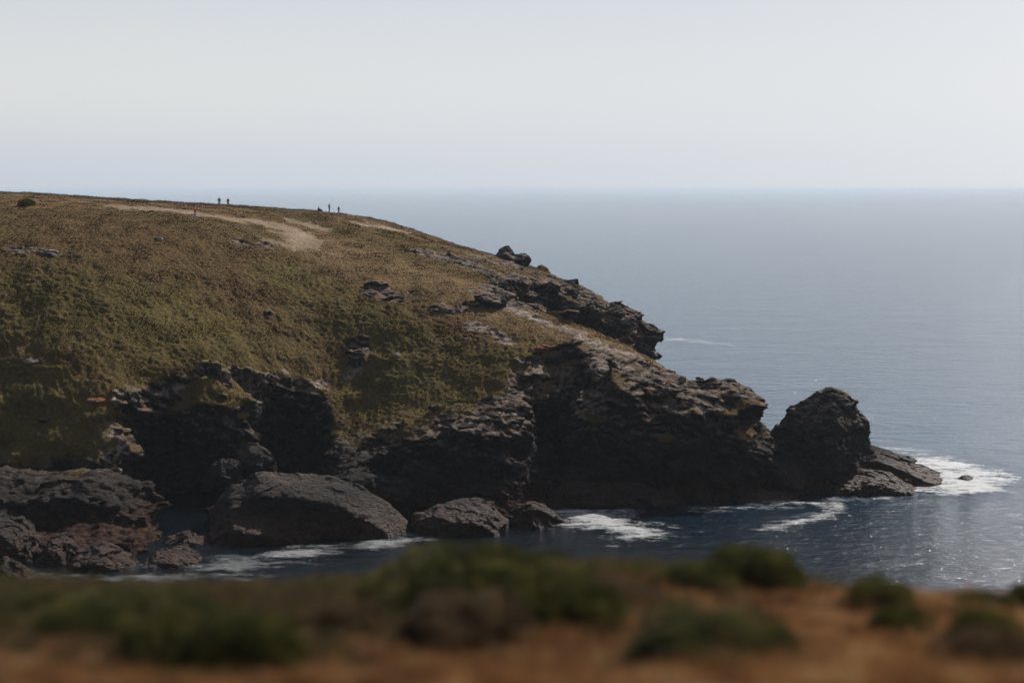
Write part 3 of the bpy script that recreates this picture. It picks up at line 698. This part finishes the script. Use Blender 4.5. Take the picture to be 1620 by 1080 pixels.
M_STRAW = leaf_mat("dry_grass", [(.34, (.07, .036, .02)), (.44, (.16, .075, .032)), (.54, (.30, .15, .06)), (.66, (.42, .27, .13))], .75)
M_BARK = leaf_mat("woody_stem", [(.3, (.04, .03, .02)), (.7, (.09, .065, .045))])
def bush_meshes(seed, n=22000):
    r = np.random.default_rng(seed)
    lobes = [((0, 0, .30), (.42, .42, .34))]
    for i in range(9):
        a = r.uniform(0, 6.28); d = r.uniform(.22, .42); s_ = r.uniform(.16, .30)
        lobes.append(((math.cos(a) * d, math.sin(a) * d, r.uniform(.12, .42)), (s_, s_, s_ * r.uniform(.7, 1.05))))
    w_ = np.array([l[1][0] ** 2 for l in lobes]); k = r.choice(len(lobes), n, p=w_ / w_.sum())
    C0 = np.array([l[0] for l in lobes])[k]; R0 = np.array([l[1] for l in lobes])[k]
    d = r.normal(size=(n, 3)); d /= np.linalg.norm(d, axis=1)[:, None]
    rad = r.uniform(.55, 1.0, n) ** .5
    P_ = C0 + d * R0 * rad[:, None]
    g_ = noise3(P_[:, 0] * 7 + seed, P_[:, 1] * 7, P_[:, 2] * 7)
    ok = (P_[:, 2] > .0) & (g_ > -.22)
    P_ = P_[ok] + d[ok] * (.05 * g_[ok])[:, None]; dd = d[ok] + np.array([0, 0, .7]) + r.normal(size=(ok.sum(), 3)) * .5
    leaf = leaves_mesh("foliage", P_, dd, r.uniform(.03, .07, len(P_)), r.uniform(.004, .010, len(P_)))
    bm = bmesh.new()
    for i in range(7):
        a = r.uniform(0, 6.28); e = Vector((math.cos(a) * .3, math.sin(a) * .3, r.uniform(.3, .5))); b0 = Vector((math.cos(a) * .04, math.sin(a) * .04, -.06))
        prev = None
        for j in range(5):
            q = j / 4; c0 = b0.lerp(e, q) + Vector((r.uniform(-.02, .02), r.uniform(-.02, .02), 0)); rr = .016 * (1 - .75 * q)
            ring = [bm.verts.new(c0 + Vector((math.cos(m * 1.2566) * rr, math.sin(m * 1.2566) * rr, 0))) for m in range(5)]
            if prev:
                for m in range(5): bm.faces.new((prev[m], prev[(m + 1) % 5], ring[(m + 1) % 5], ring[m]))
            prev = ring
    st_ = bpy.data.meshes.new("stem"); bm.to_mesh(st_); bm.free()
    return leaf, st_
protos = [bush_meshes(s_) for s_ in (3, 11, 29)]
for lf, st_ in protos: st_.materials.append(M_BARK)
leafdata = {}
def bush(px, py_base, wpx, hpx, Y, label, kind='gorse', k=0):
    p = at(px, py_base, Y); z = float(near_z(np.array([p[0]]), np.array([Y]))[0])
    w_ = wpx * Y / 2250; h_ = hpx * Y / 2250
    key = (kind, k)
    if key not in leafdata:
        m_ = protos[k][0].copy(); m_.materials.append(M_GORSE if kind == 'gorse' else M_HEATH); leafdata[key] = m_
    nm = "gorse_bush" if kind == 'gorse' else "heather_bush"
    root = bpy.data.objects.new(nm, None); COL.objects.link(root)
    root.location = (p[0], Y, z - .03); root.scale = (w_ / 1.15, w_ / 1.15, h_ / .85); root.rotation_euler.z = RNG.uniform(0, 6.28)
    root['label'] = label; root['category'] = 'bush'; root['group'] = 'gorse and heather bushes in the foreground'
    for m_, nn in ((leafdata[key], 'foliage'), (protos[k][1], 'stem')):
        o = bpy.data.objects.new(nn, m_); COL.objects.link(o); o.parent = root
for i, (px, pb, w_, h_, Y, kind, lab) in enumerate([
    (1192, 945, 185, 100, 36, 'gorse', "dome-shaped green gorse bush standing highest against the water"),
    (1110, 952, 160, 62, 35, 'gorse', "low green bush on the left flank of the dome-shaped bush"),
    (1388, 972, 125, 85, 34, 'gorse', "small round dark bush right of the dome-shaped bush, against the water"),
    (1420, 1000, 110, 75, 31, 'gorse', "olive bush just below the small round dark bush"),
    (1552, 1010, 130, 100, 30, 'gorse', "dark bush low at the right among orange grass"),
    (1560, 962, 110, 60, 35, 'gorse', "flat dark bush on the edge near the right corner"),
    (1625, 960, 80, 68, 35.5, 'gorse', "dark bush cut by the right edge of the picture"),
    (1130, 1115, 340, 115, 26, 'gorse', "wide bright green bush at the bottom, right of the middle"),
    (1010, 1110, 150, 55, 25.5, 'gorse', "green bush at the bottom edge, left of the wide bright one"),
    (1570, 1110, 190, 110, 26, 'heather', "brownish bush in the bottom right corner"),
    (760, 985, 340, 125, 33.5, 'gorse', "broad dark green thicket in the middle of the foreground"),
    (655, 975, 210, 88, 35, 'gorse', "green bush left of the broad dark thicket"),
    (880, 1010, 240, 120, 31, 'gorse', "very dark bush at the right of the broad thicket"),
    (740, 1040, 260, 100, 29.5, 'heather', "dark brown heather in front of the broad thicket"),
    (985, 975, 150, 45, 33.5, 'heather', "low brown heather between the thicket and the orange grass"),
    (470, 965, 190, 66, 34.5, 'heather', "brown heather mound left of the middle thicket"),
    (360, 955, 110, 62, 35.5, 'heather', "upright brown heather tuft rising against the grey surf"),
    (240, 975, 270, 90, 33, 'gorse', "wide green bush on the left side"),
    (60, 965, 220, 66, 34, 'gorse', "green bush at the left edge"),
    (130, 1020, 200, 80, 30.5, 'gorse', "olive green bush above the orange grass of the left corner"),
    (265, 1065, 200, 125, 28, 'gorse', "dark green bush at the lower left"),
    (390, 1085, 220, 135, 27, 'gorse', "darkest green bush at the lower left, its right neighbour"),
    (560, 1025, 170, 85, 31, 'heather', "reddish brown heather between the left bushes and the thicket")]):
    bush(px, pb, w_, h_, Y, lab, kind, i % 3)
root = bpy.data.objects.new("gorse_bush", None); COL.objects.link(root); q = raycast(42, 327)
root.location = (q[0], q[1], float(hl(q[0], q[1])) - .1); root.scale = (2.6, 2.6, 2.2); root['label'] = "lone dark bush near the skyline at the upper left of the headland"; root['category'] = 'bush'
for m_, nn in ((leafdata[('gorse', 0)], 'foliage'), (protos[0][1], 'stem')):
    o = bpy.data.objects.new(nn, m_); COL.objects.link(o); o.parent = root
# dry grass and low heather
n = 260000
gxx = RNG.uniform(-16, 16, n); gyy = RNG.uniform(22, 41, n)
cl = fbm(gxx * .7, gyy * .7, gxx * 0, 3); cl = cl + .10 * np.clip(gxx, -5, 5) - .09 * (gyy - 29); ok = cl + RNG.uniform(-.4, .4, n) > -.15; gxx, gyy, cl = gxx[ok], gyy[ok], cl[ok]
C_ = np.stack([gxx, gyy, near_z(gxx, gyy) - .02], 1)
D_ = RNG.normal(size=C_.shape) * .32 + np.array([.25, .05, 1])
link("dry_grass", leaves_mesh("dry_grass", C_, D_, RNG.uniform(.20, .52, len(C_)) * (1 + .4 * np.clip(cl, -.8, 1)), RNG.uniform(.006, .012, len(C_))), M_STRAW, kind='stuff', label="dry orange grass covering the near slope")
for k_, (thr, off, mat_, lab) in enumerate(((.02, 40, M_GORSE, "low dark green scrub along the near edge"), (-.02, 70, M_HEATH, "brown heath scrub along the near edge"))):
    n = 330000
    gxx = RNG.uniform(-18, 18, n); gyy = RNG.uniform(23, 40.5, n)
    cl = fbm(gxx * .42 + off, gyy * .5, gxx * 0, 3, .55) - .085 * np.clip(gxx + .5, -4, 20) + .11 * (gyy - 31)
    ok = cl > thr; gxx, gyy, cl = gxx[ok], gyy[ok], cl[ok]
    top_ = (.15 + .5 * sstep(thr, thr + .6, cl)) * (.75 + .5 * noise3(gxx * 2, gyy * 2, gxx * 0 + off)) * sstep(thr, thr + .15, cl)
    C_ = np.stack([gxx, gyy, near_z(gxx, gyy) + top_ * RNG.uniform(0, 1, len(cl)) ** .4], 1)
    C_[:, 2] += (RNG.uniform(0, 1, len(cl)) > .97) * RNG.uniform(0, .35, len(cl))
    link("low_scrub", leaves_mesh("low_scrub", C_, RNG.normal(size=C_.shape) + np.array([0, 0, .9]), RNG.uniform(.04, .11, len(C_)), RNG.uniform(.007, .016, len(C_))), mat_, kind='stuff', label=lab)
n = 120000
gxx = RNG.uniform(-18, 18, n); gyy = RNG.uniform(22, 41, n)
cl = fbm(gxx * .35 + 20, gyy * .35, gxx * 0, 3) - .02 * gxx; ok = cl > .12; gxx, gyy, cl = gxx[ok], gyy[ok], cl[ok]
C_ = np.stack([gxx, gyy, near_z(gxx, gyy) + RNG.uniform(0, 1, len(cl)) * .45 * sstep(.1, .6, cl)], 1)
link("low_heather", leaves_mesh("low_heather", C_, RNG.normal(size=C_.shape) + np.array([0, 0, .8]), RNG.uniform(.05, .13, len(C_)), RNG.uniform(.01, .02, len(C_))), M_HEATH, kind='stuff', label="low brown heather between the bushes of the near slope")

# ------------------------------------------------------------------ people
def plain(name, c, rough=.8):
    t = NT(name); t.l(t.ramp(t.noise(9, 3), [(.3, tuple(q * .8 for q in c)), (.7, tuple(min(1, q * 1.15) for q in c))]), t.b.inputs['Base Color']); t.b.inputs['Roughness'].default_value = rough
    return t.m
M_SKIN = plain("skin", (.42, .25, .18), .6); M_HAIR = plain("dark_hair", (.03, .022, .018)); M_SHOE = plain("shoe_leather", (.03, .03, .03))
def skinned(name, joints, edges, radii, mat, parent=None, sub=1):
    me_ = bpy.data.meshes.new(name); me_.from_pydata(joints, edges, [])
    o = bpy.data.objects.new("tmp", me_); COL.objects.link(o)
    o.modifiers.new("k", 'SKIN'); sv = me_.skin_vertices
    if not sv:
        bm = bmesh.new(); bm.from_mesh(me_); bm.verts.layers.skin.verify(); bm.to_mesh(me_); bm.free(); sv = me_.skin_vertices
    for i, r in enumerate(radii):
        sv[0].data[i].radius = r if isinstance(r, tuple) else (r, r); sv[0].data[i].use_root = (i == 0)
    m2 = o.modifiers.new("s", 'SUBSURF'); m2.levels = sub; m2.render_levels = sub
    dg = bpy.context.evaluated_depsgraph_get(); dg.update()
    res = bpy.data.meshes.new_from_object(o.evaluated_get(dg)); bpy.data.objects.remove(o)
    smooth(res); return link(name, res, mat, parent)
def person(px, py_feet, Y, hpx, label, jacket, trousers, yaw=0, stride=.18, sit=False, bare_legs=False):
    g_ = at(px, py_feet, Y); z = float(hl(g_[0], Y)) + .15
    root = bpy.data.objects.new("person", None); COL.objects.link(root); root.location = (g_[0], Y, z)
    H = hpx * Y / 2250; k = 1.1 * H / (1.75 if not sit else .95); root.scale = (k, k, k); root.rotation_euler.z = yaw
    root['label'] = label; root['category'] = 'person'; root['group'] = 'walkers on top of the headland'
    a = stride
    if not sit:
        hip = .92; J = [(0, 0, hip), (0, 0, 1.12), (0, 0, 1.36), (0, 0, 1.48), (0, -.01, 1.56), (0, -.015, 1.66), (0, -.01, 1.74)]
        leg = lambda s, f: [(s * .10, 0, hip - .06), (s * .11, -f * .5 - .03, .50), (s * .11, -f + .04, .09), (s * .12, -f - .12, .035)]
        arm = lambda s, f: [(s * .19, 0, 1.40), (s * .25, f * .5 + .03, 1.13), (s * .27, f * .5 - .12, .90), (s * .27, f * .5 - .17, .80)]
    else:
        hip = .12; J = [(0, 0, hip), (0, -.03, .34), (0, -.04, .56), (0, -.05, .68), (0, -.06, .76), (0, -.08, .86), (0, -.07, .94)]
        leg = lambda s, f: [(s * .10, -.05, hip), (s * .14, -.42, .46), (s * .14, -.62, .09), (s * .14, -.78, .035)]
        arm = lambda s, f: [(s * .19, -.04, .60), (s * .24, -.20, .38), (s * .12, -.42, .42), (s * .06, -.48, .44)]
    sh = J[2][2]
    jr = [(.14, .10), (.13, .095), (.16, .10), (.06, .06), (.055, .06), (.078, .095), (.055, .07)]
    pts = list(J); ed = [(i, i + 1) for i in range(6)]; rad = list(jr)
    def chain(base, c, r):
        i0 = len(pts); pts.extend(c); rad.extend(r); ed.append((base, i0)); ed.extend((i0 + i, i0 + i + 1) for i in range(len(c) - 1))
    for s_, f in ((1, a), (-1, -a)):
        chain(0, leg(s_, f), [.085, .055, .038, .032])
        chain(2, arm(s_, -f), [.05, .04, .028, .034])
    b_ = skinned("body", pts, ed, rad, M_SKIN, root)
    # nose, so the head faces somewhere
    hd = J[5]
    tp = [J[0], J[1], J[2]]; tr = [(.20, .15), (.20, .15), (.22, .15)]; te = [(0, 1), (1, 2)]
    pts, ed, rad = tp, te, tr
    for s_, f in ((1, a), (-1, -a)): chain(2, arm(s_, -f)[:3], [.08, .066, .05])
    skinned("jacket", pts, ed, rad, jacket, root)
    pts, ed, rad = [J[0], (J[0][0], J[0][1], J[0][2] + .05)], [(0, 1)], [(.185, .14), (.18, .14)]
    for s_, f in ((1, a), (-1, -a)): chain(0, leg(s_, f)[:(2 if bare_legs else 3)], [.12, .085, .065][:(2 if bare_legs else 3)])
    skinned("trousers", pts, ed, rad, trousers, root)
    skinned("hair", [(hd[0], hd[1] + .02, hd[2] + .02), (hd[0], hd[1] + .025, hd[2] + .085)], [(0, 1)], [(.083, .09), (.07, .078)], M_HAIR, root)
    for s_, f in ((1, a), (-1, -a)):
        q = leg(s_, f); skinned("shoe", [q[2], q[3]], [(0, 1)], [(.045, .045), (.042, .036)], M_SHOE, root)
M_RED = plain("red_fabric", (.60, .05, .04)); M_NAVY = plain("navy_fabric", (.025, .03, .05)); M_BLUE = plain("pale_blue_fabric", (.25, .30, .42)); M_GREY = plain("grey_fabric", (.07, .08, .10)); M_DARK = plain("black_fabric", (.018, .02, .025))
person(309, 351, raycast(309, 351)[1], 21, "walker in a red top and pale blue trousers on the sandy path", M_RED, M_BLUE, 1.9, .22)
person(347, 328, 282, 13, "slim dark figure on the skyline, left one of the left pair", M_GREY, M_NAVY, .3, .08)
person(361, 328.5, 282, 13, "broader dark figure on the skyline, right one of the left pair", M_DARK, M_GREY, -.4, .1)
person(521, 342.5, 276, 14, "tallest dark figure on the skyline, left one of the right pair", M_DARK, M_NAVY, 2.2, .12)
person(536, 343, 276, 11.5, "shorter grey figure on the skyline, right one of the right pair", M_GREY, M_DARK, 2.6, .1)
person(504, 340.5, 276, 9, "low dark seated figure on the skyline left of the right pair", M_DARK, M_GREY, 1.2, 0, sit=True)

# ------------------------------------------------------------------ haze
me = bpy.data.meshes.new("haze"); bm = bmesh.new(); bmesh.ops.create_cube(bm, size=1.0)
for v in bm.verts: v.co = Vector((v.co.x * 60400, 14900 + v.co.y * 30600, 23 + v.co.z * 50))
bm.to_mesh(me); bm.free()
hm = bpy.data.materials.new("haze"); hm.use_nodes = True; ht = hm.node_tree; ht.nodes.clear()
ho = ht.nodes.new('ShaderNodeOutputMaterial'); hv_ = ht.nodes.new('ShaderNodeVolumePrincipled')
hv_.inputs['Color'].default_value = (.76, .87, .99, 1); hv_.inputs['Density'].default_value = HAZE; hv_.inputs['Anisotropy'].default_value = .15
ht.links.new(hv_.outputs[0], ho.inputs['Volume'])
link("haze", me, hm, kind='stuff', label="thin sea haze")
